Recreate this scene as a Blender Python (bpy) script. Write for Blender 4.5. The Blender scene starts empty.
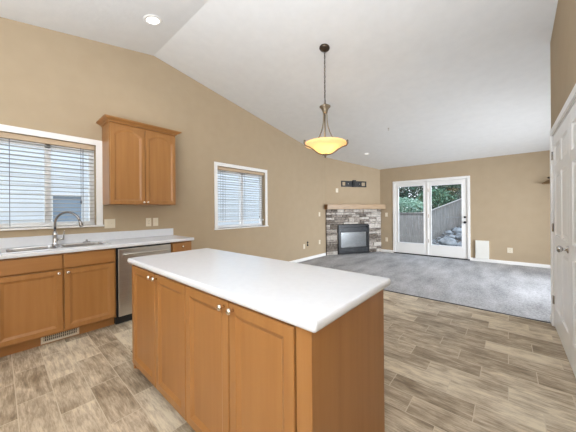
import bpy, bmesh, math, random
from mathutils import Vector, Matrix, noise

# ------------------------------------------------------------------ camera, world, light, exposure
sc = bpy.context.scene
C = sc.collection
TH, ROLL, FPX, YH = 0.7156174738904079, -0.00821902533030047, 253.20986109548912, 210.7536056260395
cam_d = bpy.data.cameras.new('camera'); cam = bpy.data.objects.new('camera', cam_d); C.objects.link(cam)
cam_d.sensor_width = 36; cam_d.lens = FPX / 576 * 36; cam_d.shift_y = (YH - 216) / 576
cam_d.clip_start = .05
Rv = Vector((math.cos(TH), math.sin(TH), 0)); Fv = Vector((-math.sin(TH), math.cos(TH), 0)); Uv = Vector((0, 0, 1))
Rc = (Rv + ROLL * Uv).normalized(); Uc = (Uv - ROLL * Rv).normalized()
m = Matrix((Rc, Uc, -Fv)).transposed().to_4x4(); m.translation = Vector((3.9031, 0, 1.2726))
cam.matrix_world = m
sc.camera = cam

w = bpy.data.worlds.new('World'); sc.world = w; w.use_nodes = True
nt = w.node_tree; bg = nt.nodes['Background']
tc = nt.nodes.new('ShaderNodeTexCoord'); sep = nt.nodes.new('ShaderNodeSeparateXYZ'); rmp = nt.nodes.new('ShaderNodeValToRGB')
nt.links.new(tc.outputs['Generated'], sep.inputs[0]); nt.links.new(sep.outputs['Z'], rmp.inputs[0])
rmp.color_ramp.elements[0].position = 0.0; rmp.color_ramp.elements[0].color = (.86, .93, 1, 1)
rmp.color_ramp.elements[1].position = .7; rmp.color_ramp.elements[1].color = (.62, .80, 1, 1)
nt.links.new(rmp.outputs[0], bg.inputs[0]); bg.inputs[1].default_value = 1.7

sc.view_settings.view_transform = 'Standard'; sc.view_settings.look = 'None'
sc.view_settings.gamma = 1; sc.view_settings.use_curve_mapping = False
sc.view_settings.exposure = 0.61


def area(name, loc, target, sx, sy, power, col=(1, 1, 1)):
    d = bpy.data.lights.new(name, 'AREA'); d.shape = 'RECTANGLE'; d.size = sx; d.size_y = sy; d.energy = power; d.color = col
    o = bpy.data.objects.new(name, d); C.objects.link(o); o.location = loc
    o.rotation_euler = (Vector(target) - Vector(loc)).to_track_quat('-Z', 'Y').to_euler()
    return o


area('kitchen_rear_fill', (2.9, -2.35, 1.8), (3.2, 3.5, 1.6), 2.6, 1.6, 5, (.88, .97, 1.10))  # added fill behind the camera, no fixture there
area('kitchen_right_fill', (4.2, -.5, 1.5), (2.9, 1.1, .7), 1.1, 1.4, 20, (.88, .97, 1.10))  # added fill beside the right wall, out of view
area('ceiling_bounce_fill', (3.6, -.95, 1.25), (3.6, -.85, 4), 1.2, 1.8, 150, (.86, .97, 1.12))  # added upward panel, bounces fill off the kitchen ceiling
lsl = area('living_side_fill', (6.5, 5.3, 1.0), (0.0, 6.3, .3), 1.5, 1.2, 64, (.90, .97, 1.07)); lsl.data.spread = 1.82  # added unseen fill aimed at the left and fireplace walls
area('living_ceiling_bounce_fill', (6.4, 6.2, .8), (6.6, 6.3, 3), 1.8, 2.0, 22, (.90, .97, 1.07))  # added unseen panel, bounces fill off the living room ceiling
sd = bpy.data.lights.new('sun', 'SUN'); sd.energy = 1.3; sd.angle = .2; sd.color = (1, .98, .95)
so = bpy.data.objects.new('sun', sd); C.objects.link(so); so.rotation_euler = Vector((.03, .5, -.86)).to_track_quat('-Z', 'Y').to_euler()

# ------------------------------------------------------------------ materials
MATS = {}


def base_mat(name, col, rough=.5, metal=0., spec=.5, coat=0.):
    m = bpy.data.materials.new(name); m.use_nodes = True
    b = m.node_tree.nodes['Principled BSDF']
    b.inputs['Base Color'].default_value = (*col, 1); b.inputs['Roughness'].default_value = rough
    b.inputs['Metallic'].default_value = metal; b.inputs['Specular IOR Level'].default_value = spec
    b.inputs['Coat Weight'].default_value = coat
    MATS[name] = m
    return m, m.node_tree, b


def N(nt, t, **k):
    n = nt.nodes.new(t)
    for a, v in k.items(): setattr(n, a, v)
    return n


def noisy(name, c1, c2, scale, rough=.5, metal=0., spec=.5, stretch=(1, 1, 1), bump=0., bscale=None, detail=4, lo=.3, hi=.7, coat=0.):
    m, nt, b = base_mat(name, c1, rough, metal, spec, coat)
    L = nt.links.new
    tc = N(nt, 'ShaderNodeTexCoord'); mp = N(nt, 'ShaderNodeMapping'); mp.inputs['Scale'].default_value = stretch
    L(tc.outputs['Object'], mp.inputs[0])
    n = N(nt, 'ShaderNodeTexNoise'); n.inputs['Scale'].default_value = scale; n.inputs['Detail'].default_value = detail
    L(mp.outputs[0], n.inputs['Vector'])
    r = N(nt, 'ShaderNodeValToRGB'); r.color_ramp.elements[0].position = lo; r.color_ramp.elements[1].position = hi
    r.color_ramp.elements[0].color = (*c1, 1); r.color_ramp.elements[1].color = (*c2, 1)
    L(n.outputs['Fac'], r.inputs[0]); L(r.outputs[0], b.inputs['Base Color'])
    if bump:
        n2 = N(nt, 'ShaderNodeTexNoise'); n2.inputs['Scale'].default_value = bscale or scale; n2.inputs['Detail'].default_value = 3
        L(mp.outputs[0], n2.inputs['Vector'])
        bp = N(nt, 'ShaderNodeBump'); bp.inputs['Strength'].default_value = bump; bp.inputs['Distance'].default_value = .01
        L(n2.outputs['Fac'], bp.inputs['Height']); L(bp.outputs[0], b.inputs['Normal'])
    return m


def s2l(r, g, b):
    f = lambda c: (c / 255) / 12.92 if c / 255 <= .04045 else ((c / 255 + .055) / 1.055) ** 2.4
    return (f(r), f(g), f(b))


noisy('wall_paint', s2l(178, 159, 132), s2l(181, 162, 135), 6, .8, bump=.04, bscale=120, spec=.15)
noisy('ceiling_paint', s2l(226, 225, 222), s2l(230, 229, 226), 8, .9, bump=.14, bscale=22, spec=.1)
noisy('white_trim', s2l(240, 238, 234), s2l(243, 241, 237), 4, .4)
noisy('white_door', s2l(243, 242, 240), s2l(246, 245, 243), 4, .35)
noisy('maple', s2l(156, 106, 57), s2l(169, 120, 68), 3.2, .36, stretch=(7, 7, .55), detail=6, lo=.25, hi=.8, spec=.45)
noisy('maple_flat', s2l(156, 106, 57), s2l(169, 120, 68), 3.2, .4, stretch=(7, .55, 7), detail=6, lo=.25, hi=.8)
noisy('mantel_wood', s2l(168, 140, 108), s2l(186, 158, 124), 3, .45, stretch=(1, 1, 8), detail=5)
noisy('mantel_end_wood', s2l(112, 80, 48), s2l(134, 98, 62), 8, .5)
noisy('laminate', s2l(221, 223, 227), s2l(224, 226, 230), 30, .2, spec=.5, lo=.35, hi=.65)
noisy('stainless', (.62, .60, .57), (.70, .68, .65), 3, .3, 1.0, stretch=(1, 1, 60))
noisy('sink_steel', (.55, .55, .56), (.62, .62, .62), 20, .25, 1.0)
noisy('chrome', (.55, .55, .56), (.6, .6, .6), 5, .14, 1.0)
noisy('faucet_metal', (.30, .30, .31), (.38, .38, .39), 5, .2, 1.0)
noisy('brushed_nickel', (.78, .70, .60), (.84, .76, .66), 30, .22, 1.0)
noisy('bronze', (.07, .05, .035), (.11, .08, .055), 20, .4, .8)
noisy('pewter_bronze', (.26, .21, .15), (.34, .28, .20), 20, .35, .9)
noisy('slat_shaded_white', s2l(186, 181, 173), s2l(192, 187, 179), 5, .5)  # white slats, greyed to include the shade on their undersides
noisy('valance_shaded_tan', s2l(196, 172, 142), s2l(204, 180, 150), 5, .6)  # beige headrail, its shade and reflected tan mixed into the colour
noisy('black_plastic', (.012, .012, .012), (.02, .02, .02), 10, .4)
noisy('louver_metal', (.028, .03, .032), (.06, .062, .065), 12, .35, .4)
noisy('toe_shaded', s2l(62, 44, 30), s2l(74, 54, 38), 8, .7)  # island toe kick, recess shadow put into the colour
noisy('black_metal', (.015, .015, .016), (.028, .028, .028), 10, .35, .3)
noisy('plate_plastic', s2l(225, 214, 192), s2l(229, 218, 196), 5, .35)
noisy('plate_white', s2l(232, 230, 222), s2l(236, 234, 226), 5, .35)
noisy('vent_dark', (.05, .035, .025), (.07, .05, .035), 10, .6)
noisy('grille_beige', s2l(214, 203, 182), s2l(220, 209, 188), 10, .4)
noisy('blind_white', s2l(240, 240, 240), s2l(245, 245, 245), 5, .5)
noisy('vinyl_white', s2l(240, 240, 240), s2l(244, 244, 244), 5, .35)
noisy('cord_dark', (.08, .08, .09), (.12, .12, .13), 5, .5)
noisy('ember_log', (.10, .075, .055), (.28, .23, .18), 14, .9, bump=.5)
noisy('lattice_dark', (.02, .018, .016), (.04, .035, .03), 9, .8)
noisy('fence_wood', s2l(134, 132, 130), s2l(168, 166, 164), 3, .85, stretch=(14, 14, 1), detail=5)
noisy('river_rock', s2l(100, 104, 110), s2l(168, 174, 180), 5, .85, bump=.4, bscale=12)
noisy('soil', (.035, .03, .026), (.12, .11, .10), 22, .95, bump=.8, bscale=30)
noisy('bark', (.06, .045, .035), (.12, .09, .07), 9, .9, stretch=(1, 1, .3))
noisy('siding', s2l(224, 228, 232), s2l(230, 234, 238), 2, .7)
noisy('neighbour_glass', s2l(132, 150, 168), s2l(150, 168, 186), .8, .3)  # pale blue sky reflection painted into the pane colour
noisy('concrete', s2l(176, 176, 174), s2l(192, 192, 190), 6, .85)
noisy('strip_dark', (.10, .10, .105), (.14, .14, .14), 10, .8)
noisy('shelf_wood', s2l(120, 92, 56), s2l(138, 108, 70), 5, .5)

# carpet
m, nt, b = base_mat('carpet', (.3, .3, .3), .95, spec=.1); L = nt.links.new
tc = N(nt, 'ShaderNodeTexCoord')
n1 = N(nt, 'ShaderNodeTexNoise'); n1.inputs['Scale'].default_value = 55; n1.inputs['Detail'].default_value = 5
n2 = N(nt, 'ShaderNodeTexNoise'); n2.inputs['Scale'].default_value = 2.2; n2.inputs['Detail'].default_value = 4
mp = N(nt, 'ShaderNodeMapping'); mp.inputs['Scale'].default_value = (1.6, .5, 1); mp.inputs['Rotation'].default_value = (0, 0, .35)
L(tc.outputs['Object'], mp.inputs[0]); L(mp.outputs[0], n2.inputs['Vector']); L(tc.outputs['Object'], n1.inputs['Vector'])
mx = N(nt, 'ShaderNodeMath', operation='MULTIPLY_ADD'); mx.inputs[1].default_value = .55
L(n1.outputs['Fac'], mx.inputs[0]); m3 = N(nt, 'ShaderNodeMath', operation='MULTIPLY'); m3.inputs[1].default_value = .5
L(n2.outputs['Fac'], m3.inputs[0]); L(m3.outputs[0], mx.inputs[2])
r = N(nt, 'ShaderNodeValToRGB'); r.color_ramp.elements[0].position = .36; r.color_ramp.elements[1].position = .68
r.color_ramp.elements[0].color = (*s2l(134, 134, 136), 1); r.color_ramp.elements[1].color = (*s2l(206, 206, 208), 1)
L(mx.outputs[0], r.inputs[0]); L(r.outputs[0], b.inputs['Base Color'])
n4 = N(nt, 'ShaderNodeTexNoise'); n4.inputs['Scale'].default_value = 90; L(tc.outputs['Object'], n4.inputs['Vector'])
bp = N(nt, 'ShaderNodeBump'); bp.inputs['Strength'].default_value = .7; bp.inputs['Distance'].default_value = .01
L(n4.outputs['Fac'], bp.inputs['Height']); L(bp.outputs[0], b.inputs['Normal'])

# wood-look tile floor: planks .4905 x .178, one third stagger
m, nt, b = base_mat('tile_floor', (.3, .25, .2), .42, spec=.4); L = nt.links.new


def MA(op, a, bb=None, c=None):
    n = N(nt, 'ShaderNodeMath', operation=op)
    for i, v in enumerate((a, bb, c)):
        if v is None: continue
        if isinstance(v, (int, float)): n.inputs[i].default_value = v
        else: L(v, n.inputs[i])
    return n.outputs[0]


tc = N(nt, 'ShaderNodeTexCoord'); sp = N(nt, 'ShaderNodeSeparateXYZ'); L(tc.outputs['Object'], sp.inputs[0])
vy = MA('DIVIDE', MA('SUBTRACT', sp.outputs['Y'], .080), .178)
row = MA('FLOOR', vy)
ux = MA('DIVIDE', MA('ADD', MA('SUBTRACT', sp.outputs['X'], 1.445), MA('MULTIPLY', row, .1635)), .4905)
colm = MA('FLOOR', ux)
fy = MA('FRACT', vy); fx = MA('FRACT', ux)
dy = MA('MULTIPLY', MA('MINIMUM', fy, MA('SUBTRACT', 1, fy)), .178)
dx = MA('MULTIPLY', MA('MINIMUM', fx, MA('SUBTRACT', 1, fx)), .4905)
d = MA('MINIMUM', dx, dy)
grout = N(nt, 'ShaderNodeMapRange'); grout.inputs['From Min'].default_value = .0018; grout.inputs['From Max'].default_value = .0032
grout.inputs['To Min'].default_value = 1; grout.inputs['To Max'].default_value = 0
L(d, grout.inputs['Value'])
cb = N(nt, 'ShaderNodeCombineXYZ'); L(colm, cb.inputs[0]); L(row, cb.inputs[1])
wn = N(nt, 'ShaderNodeTexWhiteNoise', noise_dimensions='3D'); L(cb.outputs[0], wn.inputs['Vector'])
# per tile shifted grain coordinates
vs = N(nt, 'ShaderNodeVectorMath', operation='SCALE'); L(wn.outputs['Color'], vs.inputs[0]); vs.inputs['Scale'].default_value = 23
va = N(nt, 'ShaderNodeVectorMath', operation='ADD'); L(tc.outputs['Object'], va.inputs[0]); L(vs.outputs[0], va.inputs[1])
mp = N(nt, 'ShaderNodeMapping'); mp.inputs['Scale'].default_value = (1.0, 4.2, 1); L(va.outputs[0], mp.inputs[0])
g1 = N(nt, 'ShaderNodeTexNoise'); g1.inputs['Scale'].default_value = 4.0; g1.inputs['Detail'].default_value = 7; g1.inputs['Roughness'].default_value = .62
g1.inputs['Distortion'].default_value = .7
L(mp.outputs[0], g1.inputs['Vector'])
g2 = N(nt, 'ShaderNodeTexNoise'); g2.inputs['Scale'].default_value = 5.0; g2.inputs['Detail'].default_value = 5; L(va.outputs[0], g2.inputs['Vector'])
g3 = N(nt, 'ShaderNodeTexNoise'); g3.inputs['Scale'].default_value = 14; g3.inputs['Detail'].default_value = 6; g3.inputs['Roughness'].default_value = .7; mp3 = N(nt, 'ShaderNodeMapping'); mp3.inputs['Scale'].default_value = (.8, 7, 1); L(va.outputs[0], mp3.inputs[0]); L(mp3.outputs[0], g3.inputs['Vector'])
tone = MA('ADD', MA('ADD', MA('MULTIPLY', g1.outputs['Fac'], .62), MA('MULTIPLY', MA('SUBTRACT', g3.outputs['Fac'], .5), .55)), MA('ADD', MA('MULTIPLY', g2.outputs['Fac'], .38), MA('MULTIPLY', MA('SUBTRACT', wn.outputs['Value'], .5), .20)))
r = N(nt, 'ShaderNodeValToRGB'); L(tone, r.inputs[0])
e = r.color_ramp.elements
e[0].position = .30; e[0].color = (*s2l(128, 110, 88), 1); e[1].position = .66; e[1].color = (*s2l(224, 210, 184), 1)
x = e.new(.42); x.color = (*s2l(163, 145, 121), 1); x = e.new(.53); x.color = (*s2l(193, 176, 152), 1)
mix = N(nt, 'ShaderNodeMix', data_type='RGBA'); L(grout.outputs[0], mix.inputs['Factor']); L(r.outputs[0], mix.inputs['A'])
mix.inputs['B'].default_value = (*s2l(206, 192, 168), 1)
L(mix.outputs['Result'], b.inputs['Base Color'])
bp = N(nt, 'ShaderNodeBump'); bp.inputs['Strength'].default_value = .25; bp.inputs['Distance'].default_value = .004
hh = MA('SUBTRACT', MA('MULTIPLY', g1.outputs['Fac'], .5), MA('MULTIPLY', grout.outputs[0], .8))
L(hh, bp.inputs['Height']); L(bp.outputs[0], b.inputs['Normal'])


def attr_mat(name, ramp, rough, scale, stretch=(1, 1, 1), bump=0., sub=0.):
    """per-piece tone from the mesh attribute 'tone' mixed with noise"""
    m, nt, b = base_mat(name, (.5, .5, .5), rough, spec=.3); L = nt.links.new
    a = N(nt, 'ShaderNodeAttribute', attribute_name='tone')
    tc = N(nt, 'ShaderNodeTexCoord'); mp = N(nt, 'ShaderNodeMapping'); mp.inputs['Scale'].default_value = stretch
    L(tc.outputs['Object'], mp.inputs[0])
    n = N(nt, 'ShaderNodeTexNoise'); n.inputs['Scale'].default_value = scale; n.inputs['Detail'].default_value = 6; L(mp.outputs[0], n.inputs['Vector'])
    x = N(nt, 'ShaderNodeMath', operation='MULTIPLY'); x.inputs[1].default_value = .6; L(a.outputs['Fac'], x.inputs[0])
    y = N(nt, 'ShaderNodeMath', operation='MULTIPLY_ADD'); y.inputs[1].default_value = .8; L(n.outputs['Fac'], y.inputs[0]); L(x.outputs[0], y.inputs[2])
    z = N(nt, 'ShaderNodeMath', operation='SUBTRACT'); z.inputs[1].default_value = .2; L(y.outputs[0], z.inputs[0])
    r = N(nt, 'ShaderNodeValToRGB'); e = r.color_ramp.elements
    while len(e) < len(ramp): e.new(.5)
    for i, (p, c) in enumerate(ramp): e[i].position = p; e[i].color = (*c, 1)
    L(z.outputs[0], r.inputs[0]); L(r.outputs[0], b.inputs['Base Color'])
    if bump:
        bp = N(nt, 'ShaderNodeBump'); bp.inputs['Strength'].default_value = bump; bp.inputs['Distance'].default_value = .02
        L(n.outputs['Fac'], bp.inputs['Height']); L(bp.outputs[0], b.inputs['Normal'])
    return m


attr_mat('ledge_stone', [(.15, s2l(96, 87, 78)), (.4, s2l(146, 136, 126)), (.62, s2l(184, 175, 165)), (.85, s2l(214, 207, 198))], .85, 16, (1, 1, 2), .5)
attr_mat('leaves', [(.1, (.02, .05, .035)), (.45, (.05, .13, .08)), (.75, (.13, .27, .17)), (.95, (.45, .62, .52))], .6, 3)
attr_mat('leaves_pale', [(.1, (.10, .20, .14)), (.45, (.22, .38, .28)), (.75, (.40, .58, .46)), (.95, (.7, .82, .74))], .6, 3)
attr_mat('leaves_dark', [(.1, (.012, .03, .022)), (.5, (.03, .08, .055)), (.95, (.10, .18, .13))], .6, 3)

# glass: clear with a faint reflection
for nm, fac in (('window_glass', .045), ('fireplace_glass', .36)):
    m = bpy.data.materials.new(nm); m.use_nodes = True; nt = m.node_tree; nt.nodes.clear(); L = nt.links.new
    o = N(nt, 'ShaderNodeOutputMaterial'); t = N(nt, 'ShaderNodeBsdfTransparent'); g = N(nt, 'ShaderNodeBsdfGlossy'); g.inputs['Roughness'].default_value = .02 if fac < .1 else .25
    if fac > .1:
        t.inputs['Color'].default_value = (.75, .75, .75, 1); g.inputs['Color'].default_value = (.62, .64, .64, 1)
        tc = N(nt, 'ShaderNodeTexCoord'); nn = N(nt, 'ShaderNodeTexNoise'); nn.inputs['Scale'].default_value = 5; L(tc.outputs['Object'], nn.inputs['Vector'])
        bp = N(nt, 'ShaderNodeBump'); bp.inputs['Strength'].default_value = .05; L(nn.outputs['Fac'], bp.inputs['Height']); L(bp.outputs[0], g.inputs['Normal'])
    mx = N(nt, 'ShaderNodeMixShader'); mx.inputs[0].default_value = fac
    L(t.outputs[0], mx.inputs[1]); L(g.outputs[0], mx.inputs[2]); L(mx.outputs[0], o.inputs[0]); MATS[nm] = m


def emis(name, col, st, c2=None, scale=3):
    m, nt, b = base_mat(name, (.6, .55, .42), .3)
    b.inputs['Emission Strength'].default_value = st
    tc = N(nt, 'ShaderNodeTexCoord'); n = N(nt, 'ShaderNodeTexNoise'); n.inputs['Scale'].default_value = scale
    r = N(nt, 'ShaderNodeValToRGB'); r.color_ramp.elements[0].position = .3; r.color_ramp.elements[1].position = .7
    r.color_ramp.elements[0].color = (*col, 1); r.color_ramp.elements[1].color = (*(c2 or col), 1)
    nt.links.new(tc.outputs['Object'], n.inputs['Vector']); nt.links.new(n.outputs['Fac'], r.inputs[0]); nt.links.new(r.outputs[0], b.inputs['Emission Color'])


emis('amber_glass', (1.0, .72, .34), .50, (1.0, .80, .44), 7)
emis('amber_rim_glass', (1.0, .62, .25), .5, (1.0, .70, .34), 7)
emis('lamp_lens', (1, .99, .95), 3.5)
emis('lamp_lens_soft', (1, 1, 1), .6)
# frosted bowl lets the bulb's light through
for nm in ('amber_glass', 'amber_rim_glass'):
    nt = MATS[nm].node_tree; b = nt.nodes['Principled BSDF']; b.inputs['Base Color'].default_value = (.85, .68, .42, 1)
    o = nt.nodes['Material Output']; tr = N(nt, 'ShaderNodeBsdfTranslucent'); tr.inputs['Color'].default_value = (1, .74, .36, 1)
    mx = N(nt, 'ShaderNodeMixShader'); mx.inputs[0].default_value = .5
    nt.links.new(b.outputs[0], mx.inputs[1]); nt.links.new(tr.outputs[0], mx.inputs[2]); nt.links.new(mx.outputs[0], o.inputs[0])

# ------------------------------------------------------------------ helpers
WM = {}


def BM(): return bmesh.new()


def box(bm, x0, x1, y0, y1, z0, z1, M=None):
    vs = [Vector((x, y, z)) for x in (x0, x1) for y in (y0, y1) for z in (z0, z1)]
    if M: vs = [M @ v for v in vs]
    v = [bm.verts.new(p) for p in vs]
    for f in ((0, 1, 3, 2), (4, 6, 7, 5), (0, 4, 5, 1), (2, 3, 7, 6), (0, 2, 6, 4), (1, 5, 7, 3)):
        bm.faces.new([v[i] for i in f])


def prism(bm, pts, M, d0, d1):
    """polygon pts (u,v) extruded along d; M maps (u,d,v)"""
    a = [bm.verts.new(M @ Vector((u, d0, v))) for u, v in pts]; b = [bm.verts.new(M @ Vector((u, d1, v))) for u, v in pts]
    bm.faces.new(a); bm.faces.new(b[::-1]); n = len(pts)
    for i in range(n): bm.faces.new((a[i], a[(i + 1) % n], b[(i + 1) % n], b[i]))


def loft(bm, loops, cap0=True, cap1=True, close=True):
    R = [[bm.verts.new(p) for p in lp] for lp in loops]; n = len(R[0])
    for a, b in zip(R, R[1:]):
        for i in range(n if close else n - 1): bm.faces.new((a[i], a[(i + 1) % n], b[(i + 1) % n], b[i]))
    if cap0: bm.faces.new(R[0][::-1])
    if cap1: bm.faces.new(R[-1])
    return R


def lathe(bm, prof, M=Matrix(), n=24, cap=True):
    loops = [[M @ Vector((r * math.cos(2 * math.pi * i / n), r * math.sin(2 * math.pi * i / n), z)) for i in range(n)] for r, z in prof]
    loft(bm, loops, cap, cap)


def tube(bm, pts, rad, n=10, cap=True):
    pts = [Vector(p) for p in pts]; loops = []; up = Vector((0, 0, 1)); prev = None
    for i, p in enumerate(pts):
        t = (pts[min(i + 1, len(pts) - 1)] - pts[max(i - 1, 0)]).normalized()
        if prev is None:
            a = t.cross(up); a = a if a.length > .1 else t.cross(Vector((1, 0, 0)))
        else: a = prev - t * prev.dot(t)
        a.normalize(); prev = a; bb = t.cross(a)
        rr = rad[i] if isinstance(rad, (list, tuple)) else rad
        loops.append([p + (a * math.cos(2 * math.pi * k / n) + bb * math.sin(2 * math.pi * k / n)) * rr for k in range(n)])
    loft(bm, loops, cap, cap)


def thing(name, label, cat, loc=(0, 0, 0), group=None, rotz=0):
    o = bpy.data.objects.new(name, None); C.objects.link(o); o.location = loc; o.rotation_euler = (0, 0, rotz); o.empty_display_size = .1
    o['label'] = label; o['category'] = cat
    if group: o['group'] = group
    WM[o] = Matrix.Translation(Vector(loc)) @ Matrix.Rotation(rotz, 4, 'Z')
    return o


def obj(name, bm, mat, parent=None, bevel=0., smooth=False, seg=2, loc=None, label=None):
    if parent is not None: W = WM[parent]; bm.transform(W.inverted())
    elif loc is not None: W = Matrix.Translation(Vector(loc)); bm.transform(W.inverted())
    else: W = Matrix()
    bmesh.ops.recalc_face_normals(bm, faces=bm.faces)
    me = bpy.data.meshes.new(name); bm.to_mesh(me); bm.free()
    o = bpy.data.objects.new(name, me); C.objects.link(o)
    me.materials.append(MATS[mat])
    if parent is not None:
        o.parent = parent
    elif loc is not None: o.location = loc
    WM[o] = W
    if smooth:
        for p in me.polygons: p.use_smooth = True
    if bevel:
        md = o.modifiers.new('bevel', 'BEVEL'); md.width = bevel; md.segments = seg; md.limit_method = 'ANGLE'; md.angle_limit = .6
        md.harden_normals = False
    if label: o['label'] = label
    return o


def tag(o, label, cat, group=None, kind=None):
    o['label'] = label; o['category'] = cat
    if group: o['group'] = group
    if kind: o['kind'] = kind
    return o


def struct(name, bm, mat, parent=None, bevel=0., smooth=False):
    o = obj(name, bm, mat, parent, bevel, smooth)
    if parent is None: o['kind'] = 'structure'
    return o


def frame(o, u, d):
    """(u,d,v): u along the surface, d outward, v up"""
    return Matrix(((u[0], d[0], 0, o[0]), (u[1], d[1], 0, o[1]), (0, 0, 1, o[2]), (0, 0, 0, 1)))


def copy_tree(o, parent=None):
    c = o.copy(); C.objects.link(c); c.parent = parent
    for ch in [q for q in list(bpy.data.objects) if q.parent is o]: copy_tree(ch, c)
    return c


def panel_face(bm, M, u0, u1, v0, v1, th=.02, stile=.058, arch=0., rec=.013, raised=False, rail=None):
    """framed cabinet door with a sunk panel, optional arched top"""
    K = 15; rail = rail or stile

    def loop(iu, iv, d, a, top=None):
        U0, U1, V0, V1 = u0 + iu, u1 - iu, v0 + iv, v1 - (top if top is not None else iv)
        p = [(U0, V0)] + [(U0 + (U1 - U0) * k / K, V0) for k in range(1, K)] + [(U1, V0)]
        p += [(U1, V1 - a)]
        for k in range(1, K):
            t = k / K; s = 1 - (2 * t - 1) ** 2
            p.append((U1 - (U1 - U0) * t, V1 - a + a * s if a else V1))
        p += [(U0, V1 - a)]
        return [M @ Vector((u, d, v)) for u, v in p]
    e = .003
    L_ = [loop(0, 0, 0, 0), loop(0, 0, th - e, 0), loop(e, e, th, 0), loop(stile - .012, rail - .012, th, arch), loop(stile - .010, rail - .010, th - .003, arch),
          loop(stile + .008, rail + .008, th - rec + .001, arch), loop(stile + .010, rail + .010, th - rec, arch)]
    if raised: L_ += [loop(stile + .03, rail + .03, th - rec, arch), loop(stile + .05, rail + .05, th - .003, arch)]
    loft(bm, L_)


def knob_mesh(M, r=.0145):
    bm = BM(); R = M @ Matrix.Rotation(-math.pi / 2, 4, 'X')
    lathe(bm, [(.007, 0), (.0065, .012), (.009, .016), (r, .022), (r, .028), (r * .75, .033), (.004, .035)], R, 16)
    return bm


# ------------------------------------------------------------------ the room shell
ZE, YF, SL = 2.51, 7.7, .17
RY = 1.52; RZ = 3.56; SN = .19
YB = -2.6; XR = 7.5


def ceil_z(Y): return RZ - SN * (RY - Y) if Y < RY else ZE + SL * (YF - Y)


bm = BM(); box(bm, -.15, 4.39, YB - .15, 4.03, -.12, 0); box(bm, 4.39, 6.2, YB - .15, 4.03, -.12, 0)
struct('floor', bm, 'tile_floor')
bm = BM(); box(bm, -.15, XR + .15, 4.03, 7.85, -.12, .006)
o = struct('floor_carpet', bm, 'carpet')
bm = BM(); box(bm, .0, 4.26, 4.015, 4.035, 0, .008); struct('trim_1', bm, 'strip_dark')

# left wall: prism columns with openings
W1 = (-.05, .82, 1.115, 2.112); W2 = (2.575, 3.745, .965, 2.085)
Yl = 6.1
bm = BM(); ML = frame((0, 0, 0), (0, 1), (1, 0))


def wcol(bm, y0, y1, z0, z1, d0=-.15, d1=0.):
    """z1 None = up to the ceiling"""
    ys = [y0] + [y for y in (RY,) if y0 < y < y1] + [y1]
    if z1 is None: pts = [(y0, z0), (y1, z0)] + [(y, ceil_z(y) + .03) for y in reversed(ys)]
    else: pts = [(y0, z0), (y1, z0), (y1, z1), (y0, z1)]
    prism(bm, pts, ML, d0, d1)


wcol(bm, YB - .15, W1[0], 0, None); wcol(bm, W1[0], W1[1], 0, W1[2]); wcol(bm, W1[0], W1[1], W1[3], None)
wcol(bm, W1[1], W2[0], 0, None); wcol(bm, W2[0], W2[1], 0, W2[2]); wcol(bm, W2[0], W2[1], W2[3], None)
wcol(bm, W2[1], Yl, 0, None)
struct('wall_left', bm, 'wall_paint')
# angled fireplace wall
P0 = Vector((0, Yl, 0)); P1 = Vector((.95, YF, 0)); eu = (P1 - P0).normalized(); en = Vector((eu.y, -eu.x, 0)); LEN = (P1 - P0).length
MA_ = frame(P0, (eu.x, eu.y), (en.x, en.y))
bm = BM(); pts = [(-.09, 0), (LEN + .02, 0), (LEN + .02, ZE + .03), (0, ceil_z(Yl) + .03), (-.09, ceil_z(Yl) + .05)]
prism(bm, pts, MA_, -.15, 0); struct('wall_corner', bm, 'wall_paint')
# far wall with the patio door opening
D0, D1, DH = 1.345, 3.185, 2.085
bm = BM()
box(bm, .95, D0, YF, YF + .15, 0, ZE + .02); box(bm, D0, D1, YF, YF + .15, DH, ZE + .02); box(bm, D1, XR + .15, YF, YF + .15, 0, ZE + .02)
struct('wall_far', bm, 'wall_paint')
# right wall (kitchen side) with closet doors
XW = 4.27; DR0, DR1, DRH = 2.05, 3.95, 2.06
bm = BM(); MR = frame((XW, 0, 0), (0, 1), (1, 0))


def rcol(y0, y1, z0, z1):
    ys = [y0] + [y for y in (RY,) if y0 < y < y1] + [y1]
    pts = [(y0, z0), (y1, z0)] + ([(y, ceil_z(y) + .03) for y in reversed(ys)] if z1 is None else [(y1, z1), (y0, z1)])
    prism(bm, pts, MR, 0, .12)


rcol(YB - .15, DR0, 0, None); rcol(DR0, DR1, DRH, None); rcol(DR1, 4.07, 0, None)
struct('wall_right', bm, 'wall_paint')
bm = BM(); pts = [(4.39, 0), (XR + .15, 0), (XR + .15, ceil_z(4.0)), (4.39, ceil_z(4.0))]
prism(bm, pts, frame((0, 3.95, 0), (1, 0), (0, 1)), 0, .12); struct('wall_living_rear', bm, 'wall_paint')
bm = BM(); prism(bm, [(3.95, 0), (7.85, 0), (7.85, ZE), (3.95, ceil_z(3.95))], frame((XR, 0, 0), (0, 1), (1, 0)), 0, .15); struct('wall_living_right', bm, 'wall_paint')
bm = BM(); box(bm, -.15, 6.2, YB - .15, YB, 0, 2.85); struct('wall_back', bm, 'wall_paint')
bm = BM(); box(bm, 4.39, 5.1, 1.9, 2.0, 0, 2.5); box(bm, 5.0, 5.1, 1.9, 4.0, 0, 2.5); struct('wall_closet', bm, 'wall_paint')
# ceiling
bm = BM(); prism(bm, [(YB - .15, ceil_z(YB - .15)), (RY, RZ), (7.85, ceil_z(7.85)), (7.85, ceil_z(7.85) + .15), (RY, RZ + .15), (YB - .15, ceil_z(YB - .15) + .15)],
                 frame((0, 0, 0), (0, 1), (1, 0)), -.15, XR + .15)
struct('ceiling', bm, 'ceiling_paint')


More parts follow.
